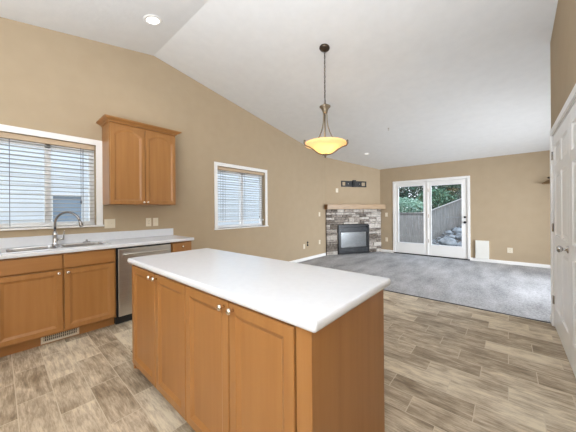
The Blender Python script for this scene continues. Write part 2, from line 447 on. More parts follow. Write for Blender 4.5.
# baseboards
def bb(name, p, q, h=.078, t=.014):
    p = Vector((*p, 0)); q = Vector((*q, 0)); u = (q - p).normalized(); n = Vector((u.y, -u.x, 0))
    bm = BM(); prism(bm, [(0, 0), (t, 0), (t, h - .014), (t - .004, h - .006), (t - .008, h), (0, h)], Matrix(((n.x, u.x, 0, p.x), (n.y, u.y, 0, p.y), (0, 0, 1, .0), (0, 0, 0, 1))), 0, (q - p).length)
    return struct(name, bm, 'white_trim')


bb('baseboard_left', (0, 1.79), (0, Yl - .005)); bb('baseboard_far', (.97, YF), (D0 - .0, YF)); bb('baseboard_far', (D1 + .0, YF), (XR, YF))
bb('baseboard_right', (XW, DR0 - .06), (XW, YB))
bm = BM(); box(bm, 4.252, 4.27, 4.018, 4.085, 0, .08); box(bm, 4.252, 4.40, 4.07, 4.086, 0, .08); struct('baseboard_right', bm, 'white_trim', bevel=.003)


# ------------------------------------------------------------------ windows
def ring(bm, M, u0, u1, v0, v1, wd, d0, d1):
    for a in ((u0, u1, v1 - wd, v1), (u0, u1, v0, v0 + wd), (u0, u0 + wd, v0 + wd, v1 - wd), (u1 - wd, u1, v0 + wd, v1 - wd)):
        box(bm, a[0], a[1], d0, d1, a[2], a[3], M)


def window(name, R, mull, cw, glassd=-.10):
    y0, y1, z0, z1 = R
    bm = BM()                                              # casing boards on the room side: the thing itself
    box(bm, y0 - cw, y1 + cw, 0, .016, z1, z1 + cw, ML)
    box(bm, y0 - cw, y0, 0, .016, z0, z1, ML); box(bm, y1, y1 + cw, 0, .016, z0, z1, ML)
    root = struct(name, bm, 'white_trim', bevel=.002)
    bm = BM(); box(bm, y0 - cw - .01, y1 + cw + .01, -.09, .030, z0 - .022, z0, ML); obj('window_sill', bm, 'white_trim', root, .004)
    bm = BM(); ring(bm, ML, y0, y1, z0, z1, .05, -.14, -.085); box(bm, y0 + .05, y1 - .05, -.138, -.087, z1 - .10, z1 - .05, ML)
    for mu in mull: box(bm, mu - .028, mu + .028, -.138, -.087, z0 + .035, z1 - .035, ML)
    obj('window_frame', bm, 'vinyl_white', root, .003)
    bm = BM(); box(bm, y0 + .03, y1 - .03, -.115, -.111, z0 + .03, z1 - .03, ML); obj('window_pane', bm, 'window_glass', root)
    return root


window('window_1', W1, [.388], .066); window('window_2', W2, [3.20], .062)


def blind(R, label, cords, zbot, wands, tan=None):
    y0, y1, z0, z1 = R; y0 += .006; y1 -= .006; dc = -.052
    t = thing('window_blind', label, 'window blind', (dc, (y0 + y1) / 2, z0), 'horizontal blinds')
    bm = BM(); box(bm, y0, y1, dc - .028, dc + .028, z1 - .058, z1 - .003, ML); obj('headrail', bm, 'valance_shaded_tan', t, .002)
    # slats: one part, pattern of the blind
    sp = .0465; z = z1 - .085; k = 0
    bm = BM()
    while z > zbot + .03:
        A = [(-.025, .002), (-.012, .0045), (0, .0055), (.012, .0045), (.025, .002), (.025, .0045), (.012, .007), (0, .008), (-.012, .007), (-.025, .0045)]
        tl = math.radians(4)
        P = [(dc + a * math.cos(tl), z + b + a * math.sin(tl)) for a, b in A]
        loft(bm, [[Vector((a, y, b)) for a, b in P] for y in (y0 + .004, y1 - .004)]); z -= sp
    obj('slats', bm, 'slat_shaded_white', t)
    bm = BM(); box(bm, y0 + .003, y1 - .003, dc - .025, dc + .025, zbot, zbot + .02, ML); obj('bottom_rail', bm, 'blind_white', t, .003)
    for c in cords:
        bm = BM(); tube(bm, [(dc + .027, c, z1 - .06), (dc + .027, c, zbot + .01)], .0018, 6); tube(bm, [(dc - .027, c, z1 - .06), (dc - .027, c, zbot + .01)], .0018, 6)
        obj('ladder_cord', bm, 'cord_dark', t)
    for c, zz in wands:
        bm = BM(); tube(bm, [(dc + .036, c, z1 - .05), (dc + .036, c, zz)], .0022, 6)
        lathe(bm, [(.003, zz - .04), (.008, zz - .03), (.008, zz - .01), (.003, zz)], Matrix.Translation((dc + .036, c, 0)), 10)
        obj('pull_cord', bm, 'cord_dark', t)
    return t


blind(W1, 'white horizontal slat blind in the window above the kitchen sink', [.09, .70], W1[2] + .004, [(.675, 1.42)])
blind(W2, 'white horizontal slat blind in the living room window, raised above sill', [2.70, 2.76, 3.22], 1.075, [(3.60, 1.17)])

# ------------------------------------------------------------------ patio doors
bm = BM(); MF = frame((0, YF, 0), (1, 0), (0, -1))       # d>0 towards the room
cw = .0
for a in ((D0 - .015, D1 + .01, DH - .045, DH + .02), (D0 - .015, D0 + .045, .0, DH - .045), (D1 - .045, D1 + .01, .0, DH - .045)):
    box(bm, a[0], a[1], -.13, .018, a[2], a[3], MF)
door = struct('door_1', bm, 'white_trim', bevel=.003)
bm = BM(); box(bm, D0, D1, -.13, .02, 0, .03, MF); obj('threshold', bm, 'black_metal', door, .002)


def leaf(u0, u1, gu0, gu1, gz0, gz1):
    bm = BM()
    for a in ((u0, gu0, .032, DH - .05), (gu1, u1, .032, DH - .05), (gu0, gu1, .032, gz0), (gu0, gu1, gz1, DH - .05)):
        box(bm, a[0], a[1], -.06, -.01, a[2], a[3], MF)
    l = obj('door_leaf', bm, 'white_trim', door, .002)
    bm = BM(); ring(bm, MF, gu0 - .02, gu1 + .02, gz0 - .02, gz1 + .02, .02, -.012, .000); obj('glass_bead', bm, 'vinyl_white', l, .003)
    bm = BM(); box(bm, gu0 - .01, gu1 + .01, -.038, -.033, gz0 - .01, gz1 + .01, MF); obj('door_glass', bm, 'window_glass', l)
    return l


leaf(D0 + .048, 2.232, 1.485, 2.143, .335, 1.935)
lr = leaf(2.258, D1 - .048, 2.335, 3.015, .325, 1.915)
bm = BM(); box(bm, 2.228, 2.262, -.05, .006, .032, DH - .045, MF); obj('astragal', bm, 'white_trim', door, .003)
for zz in (.42, 1.1, 1.8):
    bm = BM(); box(bm, 2.262, 2.274, -.01, .010, zz - .045, zz + .045, MF); obj('hinge', bm, 'brushed_nickel', door)
bm = BM(); lathe(bm, [(.028, 0), (.028, .008), (.014, .012), (.014, .02)], MF @ Matrix.Translation((3.085, -.01, 1.075)) @ Matrix.Rotation(-math.pi / 2, 4, 'X'), 18)
box(bm, 3.079, 3.091, .01, .03, 1.055, 1.095, MF); obj('deadbolt', bm, 'black_metal', door)
bm = BM(); lathe(bm, [(.03, 0), (.03, .006), (.012, .012), (.012, .03), (.026, .04), (.03, .055), (.022, .066), (.004, .07)], MF @ Matrix.Translation((3.085, -.01, .945)) @ Matrix.Rotation(-math.pi / 2, 4, 'X'), 18)
obj('door_knob', bm, 'black_metal', door, smooth=True)

# ------------------------------------------------------------------ closet double doors on the right wall
MD = frame((XW, 0, 0), (0, -1), (-1, 0))                  # u = -Y, d>0 towards the kitchen
bm = BM()
for a in ((-DR1 - .065, -DR0 + .065, DRH, DRH + .062), (-DR1 - .065, -DR1, 0, DRH), (-DR0, -DR0 + .065, 0, DRH)):
    box(bm, a[0], a[1], 0, .016, a[2], a[3], MD)
for a in ((-DR1, -DR0, DRH - .014, DRH), (-DR1, -DR1 + .014, 0, DRH - .014), (-DR0 - .014, -DR0, 0, DRH - .014)):
    box(bm, a[0], a[1], -.12, .0, a[2], a[3], MD)
cd = struct('door_2', bm, 'white_trim', bevel=.002)


def six_panel(u0, u1, z0, z1):
    bm = BM(); th = .035; st = .105; ms = .09; d0 = -.04; d1 = -.004
    mid = (u0 + u1) / 2
    rails = [(z0, z0 + .22), (z0 + .86, z0 + .98), (z0 + 1.62, z0 + 1.71), (z1 - .115, z1)]
    box(bm, u0, u0 + st, d0, d1, z0, z1, MD); box(bm, u1 - st, u1, d0, d1, z0, z1, MD)
    for a, b in rails: box(bm, u0 + st, u1 - st, d0, d1, a, b, MD)
    for (a, b), (c, d) in zip(rails, rails[1:]):
        box(bm, mid - ms / 2, mid + ms / 2, d0, d1, b, c, MD)
        for p, q in ((u0 + st, mid - ms / 2), (mid + ms / 2, u1 - st)):
            def lp(i, dd): return [MD @ Vector((x, dd, z)) for x, z in ((p + i, b + i), (q - i, b + i), (q - i, c - i), (p + i, c - i))]
            loft(bm, [lp(0, d1 - .001), lp(.012, d1 - .011), lp(.022, d1 - .011), lp(.045, d1 - .003)], False, True)
    return bm


l1 = obj('door_leaf', six_panel(-DR1 + .016, -3.004, .012, DRH - .018), 'white_door', cd)
l2 = obj('door_leaf', six_panel(-2.996, -DR0 - .016, .012, DRH - .018), 'white_door', cd)
for zz in (.29, 1.07, 1.84):
    bm = BM(); tube(bm, [MD @ Vector((-DR1 + .012, .004, zz - .045)), MD @ Vector((-DR1 + .012, .004, zz + .045))], .008, 10)
    box(bm, -DR1 + .012, -DR1 + .04, -.004, .0, zz - .044, zz + .044, MD); obj('hinge', bm, 'chrome', cd)
for yy, lf in ((3.075, l1), ):
    bm = BM(); lathe(bm, [(.032, 0), (.031, .006), (.014, .012), (.012, .03), (.02, .036), (.028, .046), (.028, .056), (.018, .066), (.004, .068)],
                     MD @ Matrix.Translation((-yy, -.004, .935)) @ Matrix.Rotation(-math.pi / 2, 4, 'X'), 24)
    obj('door_knob', bm, 'chrome', lf, smooth=True)

# ------------------------------------------------------------------ base cabinets along the left wall
FX = .595                                                 # carcass front
MC = frame((FX, 0, 0), (0, 1), (1, 0))


def carcass(y0, y1, parent, top=.875):
    bm = BM(); box(bm, .01, FX - .004, y0, y1, .10, top)
    if top < .8:
        box(bm, .01, .03, y0, y1, top, .875); box(bm, .565, FX - .004, y0, y1, top, .875)
        box(bm, .03, .565, y0, y0 + .016, top, .875); box(bm, .03, .565, y1 - .016, y1, top, .875)
    bm2 = bm; o = obj('carcass', bm, 'maple', parent)
    bm = BM(); box(bm, .02, .52, y0, y1, 0.001, .10); obj('toe_kick', bm, 'maple_flat', parent)
    bm = BM()
    return o


def knob(M, u, v, parent, d=.02):
    return obj('knob', knob_mesh(M @ Matrix.Translation((u, d, v))), 'brushed_nickel', parent, smooth=True)


def faceframe(y0, y1, rails, parent, mid=None):
    bm = BM(); s = .018
    box(bm, y0, y0 + s, -.004, .002, .1, .875, MC); box(bm, y1 - s, y1, -.004, .002, .1, .875, MC)
    for a, b in rails: box(bm, y0 + s, y1 - s, -.004, .002, a, b, MC)
    obj('face_frame', bm, 'maple', parent)


t = thing('base_cabinet', 'wide maple sink base cabinet with two doors under the kitchen sink', 'cabinet', (.3, .40, 0), 'base cabinets under the counter')
carcass(-.045, .868, t, .715)
for a, b in ((-.03, .419), (.431, .853)):
    bm = BM(); pts = None
    box(bm, a, b, .003, .02, .728, .862, MC); obj('false_drawer_front', bm, 'maple_flat', t, .004)
    bm = BM(); panel_face(bm, MC @ Matrix.Translation((0, .003, 0)), a, b, .118, .715, .018, .056)
    d = obj('door', bm, 'maple', t)
    knob(MC, .39 if a < 0 else .458, .685, d)
t = thing('base_cabinet', 'maple base cabinet further left along the counter, left of the sink', 'cabinet', (.3, -.4, 0), 'base cabinets under the counter')
carcass(-.80, -.047, t)
for a, b in ((-.785, -.43), (-.42, -.06)):
    bm = BM(); box(bm, a, b, .003, .02, .728, .862, MC); dr = obj('drawer', bm, 'maple_flat', t, .004); knob(MC, (a + b) / 2, .795, dr)
    bm = BM(); panel_face(bm, MC @ Matrix.Translation((0, .003, 0)), a, b, .118, .715, .018, .056); d = obj('door', bm, 'maple', t); knob(MC, -.455 if a < -.5 else -.39, .685, d)
t = thing('base_cabinet', 'narrow maple base cabinet with drawer at the end of the counter', 'cabinet', (.3, 1.625, 0), 'base cabinets under the counter')
carcass(1.487, 1.765, t)
bm = BM(); box(bm, 1.497, 1.755, .003, .02, .728, .862, MC); dr = obj('drawer', bm, 'maple_flat', t, .004); knob(MC, 1.625, .808, dr)
bm = BM(); panel_face(bm, MC @ Matrix.Translation((0, .003, 0)), 1.497, 1.755, .118, .715, .018, .052); d = obj('door', bm, 'maple', t); knob(MC, 1.53, .685, d)

# dishwasher
t = thing('dishwasher', 'stainless steel dishwasher with bar handle between the base cabinets', 'dishwasher', (.3, 1.178, 0))
bm = BM(); box(bm, .03, .585, .874, 1.482, .09, .87); obj('tub', bm, 'black_plastic', t)
bm = BM(); box(bm, .06, .545, .876, 1.480, .001, .09); obj('toe_panel', bm, 'black_plastic', t)
bm = BM(); prism(bm, [(.097, 0), (.097, .025), (.80, .030), (.845, .026), (.858, .012), (.858, 0)], Matrix(((0, 1, 0, .586), (0, 0, 1, 0), (1, 0, 0, 0), (0, 0, 0, 1))), 0, 0.001) if False else box(bm, .888, 1.472, 0, .022, .10, .856, MC)
dp = obj('front_panel', bm, 'stainless', t, .005)
bm = BM(); box(bm, .888, 1.472, -.006, .012, .857, .869, MC); obj('control_strip', bm, 'black_plastic', t)
bm = BM()
tube(bm, [MC @ Vector((.93 + .51 * k / 16, .055 + .012 * math.sin(math.pi * k / 16), .795)) for k in range(17)], .011, 12)
for yy in (.955, 1.415): tube(bm, [MC @ Vector((yy, .02, .795)), MC @ Vector((yy, .058, .795))], .008, 10)
obj('handle', bm, 'stainless', dp, smooth=True)
# small badge/spring clip seen as a light tab at the upper left of the front
# toe-kick register
t = thing('floor_register', 'beige louvered heat register set in the toe kick below the sink cabinet', 'vent', (.53, .41, .03))
bm = BM(); MT = frame((.521, 0, 0), (0, 1), (1, 0)); ring(bm, MT, .270, .556, .012, .098, .019, 0, .008); obj('frame', bm, 'grille_beige', t, .002)
bm = BM(); box(bm, .288, .538, .0, .002, .03, .08, MT); obj('backing', bm, 'vent_dark', t)
bm = BM()
for k in range(17): box(bm, .2935 + k * .0145, .2985 + k * .0145, .002, .006, .031, .079, MT)
box(bm, .289, .537, .002, .006, .0535, .0565, MT); obj('louvers', bm, 'grille_beige', t)

# countertop with sink cut-out and backsplash
SX0, SX1, SY0, SY1 = .115, .535, .045, .825
t = thing('countertop', 'white laminate kitchen countertop with backsplash along the left wall', 'countertop', (.32, .5, .876))
bm = BM(); ZT, ZB = .914, .877
xs = [.003, SX0, SX1, .600]; ys = [-.80, SY0, SY1, 1.782]
V = {}
for i, xx in enumerate(xs):
    for j, yy in enumerate(ys):
        for k, zz in enumerate((ZB, ZT)): V[i, j, k] = bm.verts.new((xx, yy, zz))
for i in range(3):
    for j in range(3):
        if (i, j) == (1, 1): continue
        for k in (0, 1): bm.faces.new([V[i, j, k], V[i + 1, j, k], V[i + 1, j + 1, k], V[i, j + 1, k]])
for a, b in (((1, 1), (2, 1)), ((2, 1), (2, 2)), ((2, 2), (1, 2)), ((1, 2), (1, 1))): bm.faces.new([V[(*a, 0)], V[(*b, 0)], V[(*b, 1)], V[(*a, 1)]])
for j in range(3): bm.faces.new([V[0, j, 0], V[0, j + 1, 0], V[0, j + 1, 1], V[0, j, 1]])
for i in range(3):
    for j in (0, 3): bm.faces.new([V[i, j, 0], V[i + 1, j, 0], V[i + 1, j, 1], V[i, j, 1]])
for j in range(3): bm.faces.new([V[3, j, 0], V[3, j + 1, 0], V[3, j + 1, 1], V[3, j, 1]])
obj('worktop', bm, 'laminate', t)
bm = BM(); e = [(.600, ZB), (.632, ZB)] + [(.632 + .0185 * math.sin(a) * .3, (ZB + ZT) / 2 - .0185 * math.cos(a)) for a in [math.pi * k / 10 for k in range(1, 10)]] + [(.626, ZT), (.600, ZT)]
loft(bm, [[Vector((x_, yy, z_)) for x_, z_ in e] for yy in (-.80, 1.782)]); obj('front_edge', bm, 'laminate', t, smooth=False)
bm = BM(); box(bm, .002, .022, -.80, 1.779, ZT, 1.018); obj('backsplash', bm, 'laminate', t, .004)

# sink
t = thing('kitchen_sink', 'stainless steel double bowl sink set in the white countertop', 'sink', (.32, .43, .80))


def rrect(x0, x1, y0, y1, r, z, n=5):
    p = []
    for cx, cy, a0 in ((x1 - r, y1 - r, 0), (x0 + r, y1 - r, 90), (x0 + r, y0 + r, 180), (x1 - r, y0 + r, 270)):
        for k in range(n + 1):
            a = math.radians(a0 + 90 * k / n); p.append(Vector((cx + r * math.cos(a), cy + r * math.sin(a), z)))
    return p


bm = BM(); zt = .9155
R1, R2 = (.16, .525, .055, .412), (.16, .525, .452, .815)
outer = [(.095, .548, .022, .432), (.095, .548, .432, .848)]
for (bx, ob) in ((R1, outer[0]), (R2, outer[1])):
    rr = [rrect(ob[0], ob[1], ob[2], ob[3], .004, zt - .0015), rrect(ob[0] + .003, ob[1] - .003, ob[2] + .0, ob[3] - .0, .004, zt + .004), rrect(*bx, .05, zt + .003),
          rrect(bx[0] + .003, bx[1] - .003, bx[2] + .003, bx[3] - .003, .05, zt - .006), rrect(bx[0] + .01, bx[1] - .01, bx[2] + .01, bx[3] - .01, .05, zt - .16), rrect(bx[0] + .04, bx[1] - .04, bx[2] + .04, bx[3] - .04, .05, zt - .18)]
    loft(bm, rr, False, True)
sk = obj('basin', bm, 'sink_steel', t, smooth=False)
for cx, cy in ((.34, .235), (.34, .635)):
    bm = BM(); lathe(bm, [(.045, zt - .179), (.045, zt - .175), (.034, zt - .174), (.03, zt - .178)], Matrix.Translation((cx, cy, 0)), 20); obj('drain', bm, 'chrome', t)
bm = BM(); lathe(bm, [(.038, zt + .0035), (.038, zt + .008), (.028, zt + .013), (.012, zt + .015), (.009, zt + .026), (.013, zt + .032), (.004, zt + .036)], Matrix.Translation((.118, .70, 0)), 20)
tag(obj('sink_stopper', bm, 'faucet_metal', smooth=True), 'small round metal sink stopper resting on the sink rim right of the faucet', 'sink stopper')

# faucet
FXo, FYo = .12, .422
t = thing('kitchen_faucet', 'tall gooseneck pull-down kitchen faucet behind the double bowl sink', 'faucet', (FXo, FYo, zt + .004))
bm = BM(); z0 = zt + .0035
lathe(bm, [(.030, z0), (.030, z0 + .008), (.024, z0 + .016), (.022, z0 + .10), (.026, z0 + .115), (.022, z0 + .125), (.015, z0 + .15)], Matrix.Translation((FXo, FYo, 0)), 20)
obj('base', bm, 'chrome', t, smooth=True)
dirv = Vector((.16, .19, 0)); Ls = dirv.length; dv = dirv.normalized()
pts = [Vector((FXo, FYo, z0 + .14)), Vector((FXo, FYo, 1.13))]; Rr = Ls / 2
for k in range(1, 17):
    a = math.pi * k / 16 * .93; pts.append(Vector((FXo, FYo, 1.15)) + dv * (Rr - Rr * math.cos(a)) + Vector((0, 0, Rr * math.sin(a))))
bm = BM(); tube(bm, pts, .0115, 12); obj('gooseneck', bm, 'faucet_metal', t, smooth=True)
tp = pts[-1]; td = (pts[-1] - pts[-2]).normalized()
bm = BM(); tube(bm, [tp - td * .005, tp + td * .01, tp + td * .05, tp + td * .065], [.013, .016, .019, .017], 14); obj('spray_head', bm, 'faucet_metal', t, smooth=True)
bm = BM(); tube(bm, [(FXo, FYo + .015, z0 + .055), (FXo + .01, FYo + .075, z0 + .06)], .011, 10); tube(bm, [(FXo + .008, FYo + .07, z0 + .06), (FXo + .004, FYo + .075, z0 + .15)], [.006, .004], 8)
obj('handle', bm, 'chrome', t, smooth=True)

# ------------------------------------------------------------------ upper cabinet
U0, U1, UZ0, UZ1, UX = .884, 1.680, 1.367, 2.362, .312
t = thing('wall_cabinet', 'maple wall cabinet with two arched-panel doors right of the sink window', 'cabinet', (.0, 1.28, 1.367))
bm = BM(); box(bm, .002, UX, U0, U1, UZ0, UZ1 + .01); obj('carcass', bm, 'maple', t, .0015)
MU = frame((UX, 0, 0), (0, 1), (1, 0)); mid = 1.276
for a, b, ku in ((U0 + .008, mid - .003, 1.252), (mid + .003, U1 - .006, 1.300)):
    bm = BM(); panel_face(bm, MU @ Matrix.Translation((0, .001, 0)), a, b, UZ0 + .006, UZ1 - .03, .019, .052, arch=.062)
    d = obj('door', bm, 'maple', t); knob(MU, ku, 1.398, d)
bm = BM(); prof = [(0, UZ1 - .002), (.008, UZ1 - .002), (.014, UZ1 + .010), (.034, UZ1 + .018), (.052, UZ1 + .030), (.060, UZ1 + .034), (.060, UZ1 + .046), (0, UZ1 + .046)]
loops = []
for dd, zz in prof:
    loops.append([Vector((.002, U0 - dd, zz)), Vector((UX + .02 + dd, U0 - dd, zz)), Vector((UX + .02 + dd, U1 + dd, zz)), Vector((.002, U1 + dd, zz))])
loft(bm, loops); obj('crown_molding', bm, 'maple_flat', t)

# ------------------------------------------------------------------ island
IX0, IX1, IYf, IYb = 1.668, 3.405, .70, 1.335
t = thing('kitchen_island', 'large freestanding maple kitchen island with white laminate top', 'kitchen island', ((IX0 + IX1) / 2, 1.02, 0))
bm = BM(); box(bm, IX0 + .02, IX1 - .02, IYf + .003, IYb - .004, .10, .875); obj('carcass', bm, 'maple', t)
bm = BM(); box(bm, IX0 + .02, IX1 - .02, IYf + .075, IYb - .05, .001, .10); obj('toe_kick', bm, 'toe_shaded', t)
bm = BM(); prism(bm, [(IYf + .065, .001), (IYb, .001), (IYb, .875), (IYf, .875), (IYf, .045), (IYf + .022, .045), (IYf + .022, .03), (IYf + .065, .03)], ML, IX0, IX0 + .019)
obj('side_panel', bm, 'maple', t, .0015)
bm = BM(); box(bm, IX1 - .019, IX1, IYf, IYb, .001, .875); obj('side_panel', bm, 'maple', t, .0015)
bm = BM(); box(bm, IX0 + .02, IX1 - .02, IYb - .004, IYb, .001, .875); obj('back_panel', bm, 'maple', t)
MI = frame((0, IYf, 0), (1, 0), (0, -1))
bm = BM(); box(bm, IX0, IX0 + .045, -.003, .001, .095, .874, MI)
box(bm, 3.338, IX1, -.003, .012, .0, .874, MI); box(bm, IX0 + .045, 3.338, -.003, .001, .85, .874, MI); box(bm, IX0 + .045, 3.338, -.003, .001, .098, .125, MI)
obj('face_frame', bm, 'maple', t, .001)
for a, b, k in ((1.712, 2.138, 2.105), (2.146, 2.548, 2.178), (2.556, 2.948, 2.918), (2.956, 3.332, 2.988)):
    bm = BM(); panel_face(bm, MI @ Matrix.Translation((0, .0015, 0)), a, b, .112, .862, .019, .058)
    d = obj('door', bm, 'maple', t); knob(MI, k, .838, d)
bm = BM(); r0 = .016; zb_, zt_ = .8765, .914
X0, X1, Y0, Y1 = 1.662, 3.438, .662, 1.362
lp = []
for k in range(9):
    a = math.pi * k / 8; ins = .0188 * (1 - math.sin(a)) * .55; z_ = (zb_ + zt_) / 2 - (zt_ - zb_) / 2 * math.cos(a)
    lp.append(rrect(X0 + ins, X1 - ins, Y0 + ins, Y1 - ins, r0 - ins, z_, 6))
loft(bm, lp); obj('worktop', bm, 'laminate', t, label='white laminate top with rounded edge')


# ------------------------------------------------------------------ wall plates
def plate(M, u, v, wd, h, label, kind, mat='plate_plastic', cat=None, group='wall plates', n=1):
    loc = M @ Vector((u, 0, v)); nm = {'outlet': 'wall_outlet', 'switch': 'light_switch', 'blank': 'wall_plate'}[kind]
    t = thing(nm, label, cat or {'outlet': 'outlet', 'switch': 'light switch', 'blank': 'wall plate'}[kind], loc, group)
    bm = BM(); box(bm, u - wd / 2, u + wd / 2, 0, .006, v - h / 2, v + h / 2, M); obj('cover_plate', bm, mat, t, .003)
    for i in range(n):
        uc = u + (i - (n - 1) / 2) * .046
        if kind == 'outlet':
            for s in (-1, 1):
                bm = BM(); c = v + s * .0195; box(bm, uc - .016, uc + .016, .0055, .0085, c - .014, c + .014, M); sk = obj('socket', bm, mat, t, .003)
                bm = BM(); box(bm, uc - .008, uc - .0055, .0084, .0088, c - .004, c + .006, M); box(bm, uc + .0055, uc + .008, .0084, .0088, c - .004, c + .006, M); obj('slot', bm, 'vent_dark', sk)
        elif kind == 'switch':
            bm = BM(); box(bm, uc - .006, uc + .006, .0055, .016, v - .006, v + .012, M); obj('toggle', bm, mat, t, .002)
        else:
            bm = BM(); lathe(bm, [(.006, .005), (.006, .009), (.003, .011)], M @ Matrix.Translation((uc, 0, v)) @ Matrix.Rotation(-math.pi / 2, 4, 'X'), 12); obj('jack', bm, 'brushed_nickel', t)
    return t


plate(ML, .962, 1.125, .118, .118, 'wide double light switch plate between the sink window and wall cabinet', 'switch', n=2)
plate(ML, 1.431, 1.125, .072, .118, 'left of two beige plates under the wall cabinet', 'outlet')
plate(ML, 1.527, 1.125, .072, .118, 'right of two beige plates under the wall cabinet', 'switch')
plate(ML, 5.10, .365, .072, .115, 'low beige outlet on left wall, beside the black jack', 'outlet')
plate(ML, 5.795, .41, .072, .115, 'low beige outlet on left wall nearest the stone fireplace', 'outlet')
plate(ML, 5.80, 1.17, .072, .115, 'light switch on left wall at mantel height beside the fireplace', 'switch')
plate(MF, 1.137, 1.13, .075, .118, 'upper white switch plate between fireplace and patio door', 'switch')
plate(MF, 1.137, .385, .072, .118, 'low white outlet between fireplace and patio door', 'outlet')
plate(MF, 3.93, .325, .095, .118, 'double beige outlet low on the far wall right of white panel', 'outlet', n=1)
plate(MA_, .375, 1.845, .078, .118, 'white cable plate above the mantel, left of the television bracket', 'blank')
# black cable jack
bm = BM()
for zc in (.455, .385):
    lathe(bm, [(.024, 0), (.024, .012), (.014, .018), (.012, .03)], ML @ Matrix.Translation((5.24, 0, zc)) @ Matrix.Rotation(-math.pi / 2, 4, 'X'), 14)
box(bm, 5.232, 5.248, 0, .006, .385, .455, ML)
tag(obj('cable_jack', bm, 'black_plastic', loc=(0, 5.24, .42)), 'small black double cable jack low on the left wall', 'cable jack')

# white panel on the far wall
t = thing('wall_panel', 'flat white rectangular panel low on far wall right of the patio door', 'wall panel', (3.43, YF, .08))
bm = BM(); box(bm, 3.293, 3.555, .0, .045, .082, .515, MF); obj('panel', bm, 'plate_white', t, .006)
bm = BM(); ring(bm, MF, 3.305, 3.543, .096, .50, .006, .044, .047); obj('edge_bead', bm, 'plate_white', t)

# wooden coat shelf at the edge of the far wall
t = thing('coat_shelf', 'brown wooden coat shelf on the far wall, mostly hidden behind white closet doors', 'shelf', (4.9, YF, 1.8))
bm = BM(); box(bm, 4.455, 5.6, .0, .02, 1.80, 1.82, MF); prism(bm, [(4.455, 1.82), (5.6, 1.82), (5.6, 1.90), (4.60, 1.90), (4.53, 1.875), (4.48, 1.835)], MF, 0, .018)
obj('back_board', bm, 'shelf_wood', t)
bm = BM(); box(bm, 4.47, 5.6, .018, .14, 1.795, 1.815, MF); obj('shelf_board', bm, 'shelf_wood', t, .003)
for xx in (4.555, 4.80, 5.05, 5.3):
    bm = BM(); lathe(bm, [(.008, 0), (.008, .04), (.02, .05), (.022, .06), (.012, .07)], MF @ Matrix.Translation((xx, .0, 1.925)) @ Matrix.Rotation(-math.pi / 2, 4, 'X'), 14); obj('peg', bm, 'bronze', t)

# ------------------------------------------------------------------ fireplace
random.seed(7)
t = thing('fireplace', 'corner gas fireplace with grey ledge stone surround and wooden mantel', 'fireplace', (*(MA_ @ Vector((LEN / 2, 0, 0)))[:2], 0))
S0, S1, F0, F1, FZ = .01, LEN - .012, .365, 1.40, .85
bm = BM(); lay = bm.verts.layers.float.new('tone')


def stone(u0, u1, v0, v1, d):
    g = .003; tn = random.random(); u0 += g; u1 -= g; v0 += g; v1 -= g
    nu = max(2, int((u1 - u0) / .035)); nv = 2
    j = lambda: (random.random() - .5)
    def lp(i, dd, jit):
        P = []
        for k in range(nu): P.append((u0 + i + (u1 - u0 - 2 * i) * k / nu, v0 + i))
        for k in range(nv): P.append((u1 - i, v0 + i + (v1 - v0 - 2 * i) * k / nv))
        for k in range(nu): P.append((u1 - i - (u1 - u0 - 2 * i) * k / nu, v1 - i))
        for k in range(nv): P.append((u0 + i, v1 - i - (v1 - v0 - 2 * i) * k / nv))
        return [MA_ @ Vector((a + j() * jit, dd + j() * jit * 1.2, b + j() * jit)) for a, b in P]
    R = loft(bm, [lp(0, .012, 0), lp(0, d * .8, .004), lp(.006, d, .006), lp(min(.022, (v1 - v0) * .3), d + .004, .007)], False, True)
    for r_ in R:
        for v_ in r_: v_[lay] = tn


v = 0.008
zs = [0.008]
while zs[-1] < 1.24: zs.append(zs[-1] + random.choice([.06, .08, .1, .12, .14]))
zs[-1] = 1.304
if zs[-1] - zs[-2] < .06: zs.pop(-2)
for v0, v1 in zip(zs, zs[1:]):
    spans = [(S0, S1)] if v0 >= FZ - .02 else [(S0, F0 - .0), (F1 + .0, S1)]
    for a, b in spans:
        u = a
        while u < b - .001:
            wd = random.uniform(.10, .34) if v1 - v0 > .05 else random.uniform(.16, .42)
            if b - u - wd < .10: wd = b - u
            vv0 = max(v0, FZ + .003) if (v0 < FZ < v1 and u + wd > F0 and u < F1) else v0
            if v1 - v0 > .09 and random.random() < .4:
                h = random.uniform(.4, .6) * (v1 - vv0) + vv0
                stone(u, u + wd, vv0, h, random.uniform(.035, .06)); stone(u, u + wd, h, v1, random.uniform(.035, .06))
            else: stone(u, u + wd, vv0, v1, random.uniform(.035, .065))
            u += wd
obj('stone_surround', bm, 'ledge_stone', t)
bm = BM()                                                   # mortar bed behind the stones
box(bm, S0, F0, .001, .025, .006, 1.30, MA_); box(bm, F1, S1, .001, .025, .006, 1.30, MA_); box(bm, F0, F1, .001, .025, FZ, 1.30, MA_)
obj('mortar', bm, 'lattice_dark', t)
bm = BM(); box(bm, -.02, LEN + .035, .002, .19, 1.305, 1.44, MA_)
obj('mantel', bm, 'mantel_wood', t, .005)
